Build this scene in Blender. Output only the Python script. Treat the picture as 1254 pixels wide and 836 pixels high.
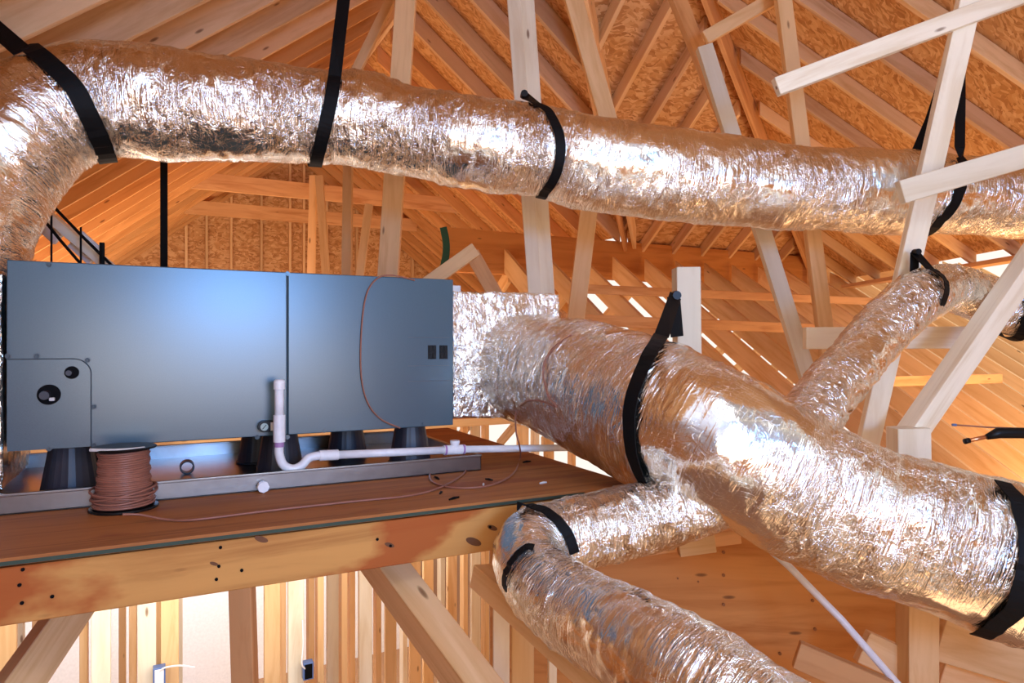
import bpy, bmesh, math, random
from mathutils import Vector, Matrix, noise
random.seed(7)
R = math.radians
for o in list(bpy.data.objects): bpy.data.objects.remove(o)
C = bpy.context.scene.collection

# ------------------------------------------------------------------ camera
# world: X = along the air handler, Y = away from the viewer, Z = up, camera at (0,0,0)
YAW = R(27.2)
FWD = Vector((math.sin(YAW), math.cos(YAW), 0)); RGT = Vector((math.cos(YAW), -math.sin(YAW), 0)); UP = Vector((0, 0, 1))
F = 836.0
cam = bpy.data.cameras.new('camera'); cam.sensor_width = 36; cam.lens = 36 * F / 1254; cam.clip_start = .05
co = bpy.data.objects.new('camera', cam); C.objects.link(co)
co.rotation_euler = (R(90), 0, -YAW); bpy.context.scene.camera = co
def at(px, py, d): return FWD * d + RGT * ((px - 627) / F * d) + UP * ((418 - py) / F * d)
def on_z(px, py, z):                       # a point of the picture lying on the level z
    return at(px, py, z / ((418 - py) / F))
def on_y(px, py, Y):                       # ... on the vertical plane Y
    r = at(px, py, 1); return r * (Y / r.y)

# ------------------------------------------------------------------ world, light, exposure
sc = bpy.context.scene
sc.view_settings.view_transform = 'Standard'; sc.view_settings.look = 'None'
sc.view_settings.gamma = 1; sc.view_settings.use_curve_mapping = False
sc.view_settings.exposure = -0.08
w = bpy.data.worlds.new('sky'); sc.world = w; w.use_nodes = True
bg = w.node_tree.nodes['Background']; bg.inputs[0].default_value = (1, .93, .84, 1); bg.inputs[1].default_value = 1.15
def area(name, loc, target, sx, sy, power, col):
    l = bpy.data.lights.new(name, 'AREA'); l.shape = 'RECTANGLE'; l.size = sx; l.size_y = sy; l.energy = power; l.color = col
    o = bpy.data.objects.new(name, l); C.objects.link(o); o.location = loc
    o.rotation_euler = (Vector(target) - Vector(loc)).to_track_quat('-Z', 'Y').to_euler(); return o
area('assumed_window_daylight', (.65, -2.3, .45), (.35, 2.4, .1), 1.1, .6, 105, (.14, .42, 1))  # no window built: blue lamp assumed behind the camera for cabinet and foil highlights
area('assumed_window_daylight_left', (-2.2, -1.6, .7), (-.6, 2.4, .5), .7, 1.0, 22, (.55, .70, 1))  # another assumed window, unseen: just a cool lamp added behind to the left
area('added_overhead_fill', (.9, -1.0, 2.0), (1.8, 3.2, .3), 1.2, .4, 17, (.80, .87, 1))  # unseen lamp added above and behind the camera for cool foil highlights
area('added_ceiling_fill', (.4, -1.0, -.1), (1.0, 1.6, 3.0), 2.0, 1.2, 52, (1, .94, .84))  # added upward lamp, brightens the ceiling that the foil tops mirror
area('added_rear_fill', (.5, -.7, -.7), (.5, -3.5, .9), 1.6, .8, 24, (.85, .90, 1))  # added lamp aimed at the rear wall for soft foil reflections
area('assumed_lower_bounce', (1.6, .2, -2.9), (2.3, 4, 1.2), 1.6, 1.0, 9, (1, .62, .32))  # assumed warm bounce from the lower room, no stairwell is seen
area('added_warm_fill_back', (1.7, 6.2, -.45), (3.0, 9.5, 2.2), 1.6, .6, 24, (1, .50, .20))  # unseen lamp added to warm the rear framing
area('added_rafter_uplight', (-.9, 7.3, -.7), (-.6, 7.6, 2.0), 2.4, 2.6, 85, (1, .66, .38))  # no fixture there, added to brighten the lower edges of the rafters
area('added_warm_fill_wing', (6.2, 2.2, -1.6), (6.5, 6, .6), 2.5, 1.5, 120, (1, .62, .32))  # unseen lamp added to brighten the low wing in orange
area('assumed_downstairs_light', (.2, 3.3, -1.05), (.6, 6, -2.3), 2.5, .6, 34, (1, .93, .84))  # unseen lamp, assumed from the bright lower storey, lights its studs
area('added_lower_wall_fill', (.3, 5.5, -1.1), (.3, 7.4, -2.2), 4.0, .6, 110, (1, 1, 1))  # added lamp behind the studs, whitens the lower rear wall

# ------------------------------------------------------------------ helpers
def tag(o, label=None, cat=None, group=None, kind=None):
    if label: o['label'] = label
    if cat: o['category'] = cat
    if group: o['group'] = group
    if kind: o['kind'] = kind
    return o
def link(name, bm, mat, parent=None, smooth=False, loc=None):
    me = bpy.data.meshes.new(name); bm.normal_update(); bm.to_mesh(me); bm.free()
    if smooth:
        for p in me.polygons: p.use_smooth = True
    me.materials.append(mat)
    o = bpy.data.objects.new(name, me); C.objects.link(o)
    if loc is not None: o.location = loc
    if parent: o.parent = parent
    return o
def empty(name, loc):
    o = bpy.data.objects.new(name, None); C.objects.link(o); o.location = loc; o.empty_display_size = .05; return o
def box(bm, a, b, bev=0):
    a, b = Vector(a), Vector(b)
    m = Matrix.Translation((a + b) / 2) @ Matrix.Diagonal((abs(b.x - a.x), abs(b.y - a.y), abs(b.z - a.z), 1))
    r = bmesh.ops.create_cube(bm, size=1, matrix=m)
    if bev: bmesh.ops.bevel(bm, geom=list({e for v in r['verts'] for e in v.link_edges}), offset=bev, segments=2, affect='EDGES', profile=.5)
def cyl(bm, a, b, r1, r2=None, n=24, caps=True):
    a, b = Vector(a), Vector(b); d = b - a
    m = Matrix.Translation((a + b) / 2) @ d.to_track_quat('Z', 'Y').to_matrix().to_4x4()
    bmesh.ops.create_cone(bm, cap_ends=caps, segments=n, radius1=r1, radius2=r1 if r2 is None else r2, depth=d.length, matrix=m)
def lathe(bm, prof, n=32, c=(0, 0, 0)):
    c = Vector(c); rings = []
    for r, z in prof:
        rings.append([bm.verts.new(c + Vector((r * math.cos(2 * math.pi * k / n), r * math.sin(2 * math.pi * k / n), z))) for k in range(n)])
    for a, b in zip(rings, rings[1:]):
        for k in range(n): bm.faces.new((a[k], a[(k + 1) % n], b[(k + 1) % n], b[k]))
    bm.faces.new(list(reversed(rings[0]))); bm.faces.new(rings[-1])
def cr(pts, n):                              # Catmull-Rom through tuples
    out = []; P = [pts[0]] + list(pts) + [pts[-1]]
    for i in range(1, len(P) - 2):
        for k in range(n):
            t = k / n
            out.append(tuple(.5 * (2 * b + (c - a) * t + (2 * a - 5 * b + 4 * c - d) * t * t + (3 * b - a - 3 * c + d) * t ** 3)
                             for a, b, c, d in zip(P[i - 1], P[i], P[i + 1], P[i + 2])))
    out.append(tuple(pts[-1])); return out
def tube(bm, pts, r, n=10):
    pts = [Vector(p) for p in pts]; rings = []; nrm = None
    for i, p in enumerate(pts):
        t = (pts[min(i + 1, len(pts) - 1)] - pts[max(i - 1, 0)]).normalized()
        if nrm is None: nrm = t.orthogonal().normalized()
        nrm = (nrm - t * nrm.dot(t)).normalized(); bi = t.cross(nrm)
        rr = r(i / (len(pts) - 1)) if callable(r) else r
        rings.append([bm.verts.new(p + (nrm * math.cos(2 * math.pi * k / n) + bi * math.sin(2 * math.pi * k / n)) * rr) for k in range(n)])
    for a, b in zip(rings, rings[1:]):
        for k in range(n): bm.faces.new((a[k], a[(k + 1) % n], b[(k + 1) % n], b[k]))
    bm.faces.new(list(reversed(rings[0]))); bm.faces.new(rings[-1])

# ------------------------------------------------------------------ materials
def newmat(name):
    m = bpy.data.materials.new(name); m.use_nodes = True; nt = m.node_tree
    return m, nt, nt.nodes['Principled BSDF']
def N(nt, t, **k):
    n = nt.nodes.new(t)
    for a, b in k.items():
        if a in n.inputs: n.inputs[a].default_value = b
        else: setattr(n, a, b)
    return n
def ramp(nt, fac, stops):
    r = nt.nodes.new('ShaderNodeValToRGB'); e = r.color_ramp.elements
    while len(e) < len(stops): e.new(.5)
    for x, (p, c) in zip(e, stops): x.position = p; x.color = (*c, 1)
    nt.links.new(fac, r.inputs[0]); return r.outputs[0]
def mix(nt, fac, a, b, mode='MIX'):
    m = nt.nodes.new('ShaderNodeMix'); m.data_type = 'RGBA'; m.blend_type = mode
    for s, v in ((0, fac), (6, a), (7, b)):
        if hasattr(v, 'is_output'): nt.links.new(v, m.inputs[s])
        else: m.inputs[s].default_value = v if s == 0 else (*v, 1)
    return m.outputs[2]
def scaled(nt, src, s):
    m = nt.nodes.new('ShaderNodeMapping'); m.inputs['Scale'].default_value = s; nt.links.new(src, m.inputs[0]); return m.outputs[0]
def plain(name, col, rough=.5, metal=0, bump=0, bs=40, spec=.5):
    m, nt, p = newmat(name); p.inputs['Base Color'].default_value = (*col, 1); p.inputs['Roughness'].default_value = rough; p.inputs['Metallic'].default_value = metal
    p.inputs['Specular IOR Level'].default_value = spec
    tc = N(nt, 'ShaderNodeTexCoord'); n = N(nt, 'ShaderNodeTexNoise', Scale=bs, Detail=4.0); nt.links.new(tc.outputs['Object'], n.inputs['Vector'])
    nt.links.new(mix(nt, n.outputs[0], tuple(c * .85 for c in col), tuple(min(1, c * 1.12) for c in col)), p.inputs['Base Color'])
    if bump:
        b = N(nt, 'ShaderNodeBump', Strength=bump, Distance=.002); nt.links.new(n.outputs[0], b.inputs['Height']); nt.links.new(b.outputs[0], p.inputs['Normal'])
    return m
def wood(name, light, dark, rough=.6, stain=None, knots=True):
    m, nt, p = newmat(name); tc = N(nt, 'ShaderNodeTexCoord'); oi = N(nt, 'ShaderNodeObjectInfo')
    off = N(nt, 'ShaderNodeVectorMath', operation='MULTIPLY_ADD'); nt.links.new(oi.outputs['Random'], off.inputs[0])
    off.inputs[1].default_value = (17, 9, 5); nt.links.new(tc.outputs['Object'], off.inputs[2]); v = off.outputs[0]
    g = N(nt, 'ShaderNodeTexNoise', Scale=1.0, Detail=6.0, Roughness=.6, Distortion=.6); nt.links.new(scaled(nt, v, (1.4, 32, 14)), g.inputs['Vector'])
    wv = N(nt, 'ShaderNodeTexNoise', Scale=1.0, Detail=2.0); nt.links.new(scaled(nt, v, (.9, 7, 5)), wv.inputs['Vector'])
    c = ramp(nt, g.outputs[0], [(.3, dark), (.52, light), (.72, tuple(min(1, x * 1.07) for x in light))])
    mid = tuple((a * .5 + b * .5) for a, b in zip(light, dark))
    c = mix(nt, ramp(nt, wv.outputs[0], [(.42, (0, 0, 0)), (.68, (.65, .65, .65))]), c, mid)
    if knots:
        k = N(nt, 'ShaderNodeTexVoronoi', Scale=1.0); nt.links.new(scaled(nt, v, (2.6, 9, 9)), k.inputs['Vector'])
        c = mix(nt, ramp(nt, k.outputs['Distance'], [(.0, (.9, .9, .9)), (.05, (.7, .7, .7)), (.085, (0, 0, 0))]), c, (.16, .06, .02))
    if stain:
        s = N(nt, 'ShaderNodeTexNoise', Scale=2.2, Detail=5.0); nt.links.new(scaled(nt, v, (1, 3, 2)), s.inputs['Vector'])
        c = mix(nt, ramp(nt, s.outputs[0], [(.55, (0, 0, 0)), (.62, (.85, .85, .85))]), c, stain)
    hv = N(nt, 'ShaderNodeHueSaturation'); mr = N(nt, 'ShaderNodeMapRange'); mr.inputs[3].default_value = .82; mr.inputs[4].default_value = 1.12
    nt.links.new(oi.outputs['Random'], mr.inputs[0]); nt.links.new(mr.outputs[0], hv.inputs['Value']); nt.links.new(c, hv.inputs['Color'])
    nt.links.new(hv.outputs[0], p.inputs['Base Color']); p.inputs['Roughness'].default_value = rough; p.inputs['Specular IOR Level'].default_value = .25
    b = N(nt, 'ShaderNodeBump', Strength=.25, Distance=.002); nt.links.new(g.outputs[0], b.inputs['Height']); nt.links.new(b.outputs[0], p.inputs['Normal'])
    return m
def osb(name, cols, sc_=1.0):
    m, nt, p = newmat(name); tc = N(nt, 'ShaderNodeTexCoord')
    nz = N(nt, 'ShaderNodeTexNoise', Scale=5.0, Detail=2.0); nt.links.new(tc.outputs['Object'], nz.inputs['Vector'])
    d = N(nt, 'ShaderNodeVectorMath', operation='MULTIPLY_ADD'); nt.links.new(nz.outputs['Color'], d.inputs[0]); d.inputs[1].default_value = (.18, .18, .18); nt.links.new(tc.outputs['Object'], d.inputs[2])
    fac = None; hts = []
    for rot, s in (((.2, .3, .4), (9, 34, 20)), ((.7, 1.1, 1.4), (11, 40, 26)), ((1.9, .4, 2.4), (8, 30, 22))):
        mp = N(nt, 'ShaderNodeMapping'); mp.inputs['Rotation'].default_value = rot; mp.inputs['Scale'].default_value = tuple(x * sc_ for x in s); nt.links.new(d.outputs[0], mp.inputs[0])
        v = N(nt, 'ShaderNodeTexVoronoi', Scale=1.0); nt.links.new(mp.outputs[0], v.inputs['Vector'])
        sp = N(nt, 'ShaderNodeSeparateColor'); nt.links.new(v.outputs['Color'], sp.inputs[0]); hts.append(sp.outputs)
    a = N(nt, 'ShaderNodeMath', operation='MULTIPLY'); nt.links.new(hts[0][0], a.inputs[0]); a.inputs[1].default_value = 1
    gt = N(nt, 'ShaderNodeMath', operation='GREATER_THAN'); nt.links.new(hts[0][1], gt.inputs[0]); gt.inputs[1].default_value = .5
    c0 = ramp(nt, hts[0][0], [(0, cols[0]), (.5, cols[1]), (1, cols[2])]); c1 = ramp(nt, hts[1][0], [(0, cols[0]), (.6, cols[1]), (1, cols[2])]); c2 = ramp(nt, hts[2][0], [(0, cols[0]), (.25, cols[1]), (1, cols[2])])
    c = mix(nt, gt.outputs[0], c0, c1)
    gt2 = N(nt, 'ShaderNodeMath', operation='GREATER_THAN'); nt.links.new(hts[1][1], gt2.inputs[0]); gt2.inputs[1].default_value = .6
    c = mix(nt, gt2.outputs[0], c, c2)
    nt.links.new(c, p.inputs['Base Color']); p.inputs['Roughness'].default_value = .6; p.inputs['Specular IOR Level'].default_value = .25
    b = N(nt, 'ShaderNodeBump', Strength=.4, Distance=.002); nt.links.new(hts[0][0], b.inputs['Height']); nt.links.new(b.outputs[0], p.inputs['Normal'])
    return m
def foil(name, wr=1.0, along=55, across=9, seed=0.0):
    m, nt, p = newmat(name); uv = N(nt, 'ShaderNodeUVMap')
    so = N(nt, 'ShaderNodeVectorMath', operation='ADD'); nt.links.new(uv.outputs[0], so.inputs[0]); so.inputs[1].default_value = (seed, seed, 0); u = so.outputs[0]
    p.inputs['Base Color'].default_value = (.95, .94, .885, 1); p.inputs['Metallic'].default_value = 1
    def M1(op, a, b=None):
        n = N(nt, 'ShaderNodeMath', operation=op)
        for k, v in enumerate((a, b)):
            if v is None: continue
            if hasattr(v, 'is_output'): nt.links.new(v, n.inputs[k])
            else: n.inputs[k].default_value = v
        return n.outputs[0]
    def nz(s, det, dist=0.0, rough=.5):
        n = N(nt, 'ShaderNodeTexNoise', Scale=1.0, Detail=det, Distortion=dist, Roughness=rough); nt.links.new(scaled(nt, u, s), n.inputs['Vector']); return n.outputs[0]
    def ridge(v, k=2.0): return M1('POWER', M1('SUBTRACT', 1.0, M1('ABSOLUTE', M1('MULTIPLY', M1('SUBTRACT', v, .5), 3.2))), k)
    # warped coordinates
    nn = N(nt, 'ShaderNodeTexNoise', Scale=7.0, Detail=3.0); nt.links.new(u, nn.inputs['Vector'])
    wa = N(nt, 'ShaderNodeVectorMath', operation='MULTIPLY_ADD'); nt.links.new(nn.outputs['Color'], wa.inputs[0]); wa.inputs[1].default_value = (.16, .16, 0); nt.links.new(u, wa.inputs[2]); wu = wa.outputs[0]
    patch = nz((3.0, 2.2, 1), 2.0)                      # some stretches lie smoother than others
    pm = N(nt, 'ShaderNodeMapRange'); pm.inputs[1].default_value = .38; pm.inputs[2].default_value = .62; pm.inputs[3].default_value = .12; pm.inputs[4].default_value = 1.0; nt.links.new(patch, pm.inputs[0])
    a = ridge(nz((along, across, 1), 2.0, .6), 1.6)
    b = ridge(nz((26, 21, 1), 4.0, 1.4, .6), 2.5)
    h = M1('ADD', M1('MULTIPLY', a, .95), M1('MULTIPLY', b, .7)); h = M1('MULTIPLY', h, pm.outputs[0])
    b1 = N(nt, 'ShaderNodeBump', Strength=min(1, .8 * wr), Distance=.0042); nt.links.new(h, b1.inputs['Height'])
    # flat facets of crumpled foil: every cell tilts its own way
    cur = b1.outputs[0]
    for sc3, amt in (((34, 11, 1), .15), ((95, 38, 1), .15)):
        v = N(nt, 'ShaderNodeTexVoronoi', Scale=1.0); nt.links.new(scaled(nt, wu, sc3), v.inputs['Vector'])
        c = N(nt, 'ShaderNodeVectorMath', operation='SUBTRACT'); nt.links.new(v.outputs['Color'], c.inputs[0]); c.inputs[1].default_value = (.5, .5, .5)
        s1 = N(nt, 'ShaderNodeVectorMath', operation='SCALE'); nt.links.new(c.outputs[0], s1.inputs[0]); nt.links.new(M1('MULTIPLY', pm.outputs[0], amt * wr * 2.0), s1.inputs['Scale'])
        ad = N(nt, 'ShaderNodeVectorMath', operation='ADD'); nt.links.new(cur, ad.inputs[0]); nt.links.new(s1.outputs[0], ad.inputs[1])
        nm = N(nt, 'ShaderNodeVectorMath', operation='NORMALIZE'); nt.links.new(ad.outputs[0], nm.inputs[0]); cur = nm.outputs[0]
    # thin reinforcing threads
    sx = N(nt, 'ShaderNodeSeparateXYZ'); nt.links.new(wu, sx.inputs[0])
    ln = [M1('LESS_THAN', M1('PINGPONG', M1('MULTIPLY', sx.outputs[o], 62), .5), .045) for o in (0, 1)]
    b4 = N(nt, 'ShaderNodeBump', Strength=.35, Distance=.001); nt.links.new(M1('MAXIMUM', ln[0], ln[1]), b4.inputs['Height']); nt.links.new(cur, b4.inputs['Normal'])
    nt.links.new(b4.outputs[0], p.inputs['Normal'])
    rr = N(nt, 'ShaderNodeMapRange'); rr.inputs[3].default_value = .10; rr.inputs[4].default_value = .24; nt.links.new(nz((9, 9, 1), 3.0), rr.inputs[0]); nt.links.new(rr.outputs[0], p.inputs['Roughness'])
    return m
PALE = wood('pale_lumber', (.88, .79, .61), (.72, .58, .38))
PINK = wood('rafter_lumber', (.76, .50, .28), (.54, .29, .12))
AMBER = wood('amber_lumber', (.74, .40, .17), (.52, .22, .07))
STUD = wood('stud_lumber', (.86, .57, .29), (.68, .37, .14))
WARMLIT = wood('warm_lit_rafter_lumber', (.74, .37, .13), (.52, .22, .06))  # farther rafters: the warm light on them is put into the wood colour
BEAM = wood('beam_lumber', (.64, .31, .085), (.42, .17, .04), stain=(.40, .08, .012))
DECK = wood('deck_plywood', (.48, .18, .05), (.28, .095, .025), knots=False, stain=(.32, .09, .03))
PLY = wood('orange_plywood', (.76, .33, .09), (.56, .20, .045))
OSB = osb('osb_sheathing', sc_=1.35, cols=((.44, .19, .06), (.62, .31, .11), (.78, .47, .22)))
FOIL = foil('wrinkled_foil', 1.1, 70, 9); FOILX = foil('crumpled_foil', 1.25, 30, 20, 3.0); FOILP = foil('pleated_foil', 1.1, 85, 6, 8.0)
UNIT = plain('blue_grey_paint', (.050, .105, .145), .27, 0, .015, 300, .8)
UNITD = plain('blue_grey_paint_dark', (.05, .075, .09), .5)
BLACK = plain('black_webbing', (.004, .004, .0045), .6, 0, .2, 400, .15)
BPLAS = plain('black_plastic', (.006, .006, .007), .4, spec=.25)
RISER = plain('dark_riser_plastic', (.025, .025, .036), .45)
GALV = plain('galvanised_steel', (.33, .32, .32), .28, 1, .25, 25)
PVC = plain('white_pvc', (.86, .87, .92), .3)
PURP = plain('purple_primer', (.40, .22, .46), .4)
WIRE = plain('brown_cable_jacket', (.32, .125, .08), .42)
COPPER = plain('copper', (.70, .32, .16), .3, 1)
WHITE = plain('white_board', (.82, .82, .82), .6)
PAPER = plain('paper_label', (.7, .68, .64), .7)
BLUE = plain('blue_outlet_plastic', (.10, .18, .42), .4)
GREEN = plain('green_ribbon', (.01, .10, .07), .6)
DARK = plain('dark_hole', (.003, .003, .004), .7, spec=.1)
BRASS = plain('brass', (.75, .55, .3), .3, 1)
WRAP = plain('pale_house_wrap', (.66, .68, .72), .8)
KNOT = plain('dark_knot', (.14, .05, .015), .7)
CONC = plain('brown_subfloor', (.40, .22, .11), .8)

# ------------------------------------------------------------------ lumber
def board(name, p0, p1, wd, th, face, mat, label=None, cat='board', group=None, kind=None, cut=None, parent=None, bev=.0025):
    """a board from p0 to p1; its wide side (wd) faces `face`; cut='z' ends it vertically (plumb cuts)"""
    p0, p1 = Vector(p0), Vector(p1); x = (p1 - p0).normalized(); L = (p1 - p0).length
    y = Vector(face); y = (y - x * y.dot(x)).normalized(); z = x.cross(y)
    bm = bmesh.new(); r = bmesh.ops.create_cube(bm, size=1, matrix=Matrix.Diagonal((L, th, wd, 1)))
    if cut == 'z':
        k = -x.z / z.z if abs(z.z) > 1e-3 else 0
        # shear the ends so the end faces stand plumb
        s = -(x.x * z.x + x.y * z.y) / max(1e-6, (x.x ** 2 + x.y ** 2))
        for v in bm.verts: v.co.x += s * v.co.z
    bmesh.ops.bevel(bm, geom=list(bm.edges), offset=bev, segments=1, affect='EDGES')
    o = link(name, bm, mat, parent)
    M = Matrix((x, y, z)).transposed().to_4x4(); M.translation = (p0 + p1) / 2
    o.matrix_world = M
    return tag(o, label, cat if not parent and not kind else None, group, kind)

# roof bottom planes
def zl(x, y): return 1.468 + .78 * x
def zm(x, y): return 4.432 - .78 * x
def zc(x, y): return 5.60 - .78 * y
def zd(x, y): return 3.6 - .7 * (RGT.x * x + RGT.y * y)
RD = .235                                     # rafter depth
def rafter(name, xy0, xy1, fn, mat, RD=RD, **k):
    a = Vector((*xy0, fn(*xy0))); b = Vector((*xy1, fn(*xy1)))
    if a.z > b.z: pass
    x = (b - a).normalized(); hor = Vector((x.x, x.y, 0)).normalized(); face = Vector((hor.y, -hor.x, 0))
    z = x.cross(face); z = z if z.z > 0 else -z
    a += z * RD / 2; b += z * RD / 2
    return board(name, a, b, RD, .038, face, mat, cut='z', cat='rafter', **k)
ORD = ['nearest', 'second', 'third', 'fourth', 'fifth', 'sixth', 'seventh', 'eighth', 'ninth', 'tenth', 'eleventh', 'twelfth', 'thirteenth', 'fourteenth', 'fifteenth', 'sixteenth', 'seventeenth', 'eighteenth', 'nineteenth', 'twentieth', 'twenty-first', 'twenty-second', 'twenty-third', 'twenty-fourth', 'twenty-fifth', 'twenty-sixth', 'twenty-seventh', 'twenty-eighth', 'twenty-ninth', 'thirtieth', 'thirty-first', 'thirty-second', 'thirty-third', 'thirty-fourth', 'thirty-fifth', 'thirty-sixth']
def slab(name, pts, fn, off, th, mat):        # sheathing over a roof plane
    bm = bmesh.new(); a = [bm.verts.new((x, y, fn(x, y) + off)) for x, y in pts]; b = [bm.verts.new((x, y, fn(x, y) + off + th)) for x, y in pts]
    n = len(pts); bm.faces.new(a); bm.faces.new(list(reversed(b)))
    for k in range(n): bm.faces.new((a[k], b[k], b[(k + 1) % n], a[(k + 1) % n]))
    bmesh.ops.recalc_face_normals(bm, faces=bm.faces)
    return tag(link(name, bm, mat), kind='structure')
OFF = RD * math.sqrt(1 + .78 ** 2) + .004; OFFD = RD * math.sqrt(1 + .7 ** 2) + .004
YG = 11.4
RM, RC, RDD = .14, .11, .10
OFFM = RM * 1.268 + .004; OFFC = RC * 1.268 + .004; OFFD = RDD * 1.221 + .004
def LF(lat, f): v = FWD * f + RGT * lat; return (v.x, v.y)
HIP_A, HIP_B = (1.9, 2.893), (7.3, 5.945)
slab('ceiling', [(-3.7, .2), (1.9, .2), (1.9, YG + .1), (-3.7, YG + .1)], zl, OFF, .015, OSB)
slab('ceiling', [(1.9, 3.4), (4.45, 5.95), (4.45, 6.6), (5.7, 9), (5.7, YG + .1), (1.9, YG + .1)], zm, OFFM, .015, OSB)
slab('ceiling', [(1.9, 3.4), HIP_A, HIP_B, (7.3, 6.12), (4.62, 6.12)], zc, OFFC, .015, OSB)
slab('ceiling', [HIP_A, HIP_B, LF(4.2, 8.63), LF(4.2, .9), LF(.37, .9)], zd, OFFD, .015, OSB)

slab('ceiling', [(-3.7, -3.5), (1.9, -3.5), (1.9, .2), (-3.7, .2)], zl, OFF, .015, WRAP)
slab('ceiling', [(1.9, -3.5), LF(4.2, -1.2), LF(4.2, .9), LF(.37, .9), (1.9, 2.6)], lambda x, y: 3.3 - .3 * (x - 1.9), .3, .015, WRAP)
def wallbox(name, a, b, m):
    bm = bmesh.new(); box(bm, a, b); return tag(link(name, bm, m), kind='structure')
wallbox('wall_front', (-3.7, -3.55, .25), (6.0, -3.5, 3.4), WRAP)
wallbox('wall_front', (-3.7, -3.55, -3.45), (9.5, -3.5, .25), PLY)
wallbox('wall_right', (9.5, -3.5, -3.45), (9.55, 1.6, 1.2), PLY)
wallbox('wall_left', (-3.75, -3.5, -3.45), (-3.7, YG, -1.15), PLY)

# ---- rafters
k = 0; y = 3.07 - .48 * 3
ys = []
while y < YG - .15: ys.append(y); y += .48
for i, y in enumerate(ys):
    rafter('rafter', (-3.4, y), (1.88, y), zl, PINK if i < 8 else WARMLIT, label='%s rafter of the left roof slope, counting away from the camera' % ORD[i] if i else 'nearest rafter of the left roof slope, above the foil elbow', group='rafters of the left roof slope')
j = 0
for y in ys:
    if y < 3.5: continue
    x1 = y - 1.55 if y < 5.95 else 4.3 + (y - 5.95) * .35
    if x1 - 1.94 < .15: continue
    rafter('rafter', (1.94, y), (min(x1, 5.4), y), zm, PINK if y < 6 else WARMLIT, RD=RM, label='%s rafter of the middle roof slope falling right, counting away from the camera' % ORD[j], group='rafters of the middle roof slope'); j += 1
board('ridge_board', (1.91, .4, 2.95 + .14), (1.91, YG, 2.95 + .14), .28, .036, (1, 0, 0), PINK, 'long ridge board where the left and middle slopes meet', 'ridge board')
# valley, hip
def zlow(fn, p, o): return Vector((p[0], p[1], fn(*p) + o))
board('valley_rafter', zlow(zc, (2.0, 3.5), .02), zlow(zc, (4.35, 5.85), .02), .2, .038, (1, -1, 0), AMBER, 'doubled valley rafter leaning over the upper duct, left ply', 'rafter', 'plies of the valley rafter', cut='z')
board('valley_rafter', zlow(zc, (2.08, 3.45), .01), zlow(zc, (4.43, 5.80), .01), .2, .038, (1, -1, 0), STUD, 'doubled valley rafter leaning over the upper duct, right ply', 'rafter', 'plies of the valley rafter', cut='z')
board('hip_rafter', zlow(zc, (2.1, 3.0), .0), zlow(zc, (7.2, 5.9), .0), .2, .04, (.5, -.87, 0), AMBER, 'amber hip rafter dividing the two sheathed slopes at upper right', 'rafter', cut='z')
j = 0
for i in range(14):
    x = 2.55 + .42 * i; ytop = 1.823 + .565 * x + .07; yb = min(x + 1.45, 6.0)
    if yb - ytop < .2 or x > 7: continue
    rafter('rafter', (x, ytop), (x, yb), zc, STUD if i % 3 else PINK, RD=RC, label='%s rafter from the left on the slope between valley and hip' % ('leftmost' if j == 0 else ORD[j]), group='rafters of the slope behind the valley'); j += 1
j = 0
for i in range(-5, 7):
    f = 5.087 + .536 * i; l0 = .42 if f < 3.5 else .42 + (f - 3.44) * (3.4 / 5.19)
    if l0 > 4.0 or f < 1.2: continue
    rafter('rafter', LF(l0, f), LF(4.15, f), zd, PINK if i % 2 else STUD, RD=RDD, label='%s rafter of the sheathed right slope, counting away from the camera' % ORD[j], group='rafters of the right roof slope'); j += 1
# eave plate of right slope
a = Vector((*LF(4.12, 2.2), 0)); b = Vector((*LF(4.12, 8.4), 0)); zz = 3.6 - .7 * 4.12
board('eave_plate', a + UP * (zz - .04), b + UP * (zz - .04), .14, .04, UP, AMBER, 'orange plate board along the lower edge of the right slope', 'plate')

# ---- far gable wall
gw = slab  # (wall mesh below)
bm = bmesh.new()
pr = [(-3.6, -1.3), (1.9, 2.95 + .2), (5.7, .2), (5.7, -1.3)]
a = [bm.verts.new((x, YG, z)) for x, z in pr]; b = [bm.verts.new((x, YG + .012, z)) for x, z in pr]
bm.faces.new(a); bm.faces.new(list(reversed(b)))
for q in range(4): bm.faces.new((a[q], b[q], b[(q + 1) % 4], a[(q + 1) % 4]))
bmesh.ops.recalc_face_normals(bm, faces=bm.faces)
tag(link('wall_back', bm, OSB), kind='structure')
for j, px in enumerate([200, 228, 253, 283, 320, 355, 372, 400, 437, 470, 505, 540]):
    p = on_y(px, 330, YG - .06); top = min(zl(p.x, 0), zm(p.x, 0)) + .2
    board('gable_stud', (p.x, YG - .05, -1.2), (p.x, YG - .05, top), .089, .036, (1, 0, 0), STUD, '%s gable stud from the left on the far sheathed wall' % ('leftmost' if j == 0 else ORD[j]), 'stud', 'studs of the far gable wall')
for (y, z, m_, t_) in ((8.4, 1.80, AMBER, 'nearer and higher'), (10.1, 1.80, AMBER, 'farther and lower')):
    z0 = z; xl = (z0 - 1.468) / .78; xr = (4.432 - z0) / .78
    board('collar_tie', (xl - .15, y, z0), (xr + .15, y, z0), .19, .04, (0, -1, 0), m_, 'horizontal collar tie across the gable, the %s of the two' % t_, 'collar tie', 'collar ties')

# ---- orange header beam
HB = 5.98
board('header_beam', (2.38, HB, .86), (9.0, HB, .86), .41, .09, (0, -1, 0), PLY, 'deep orange header beam running behind the upper duct', 'beam')
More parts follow.
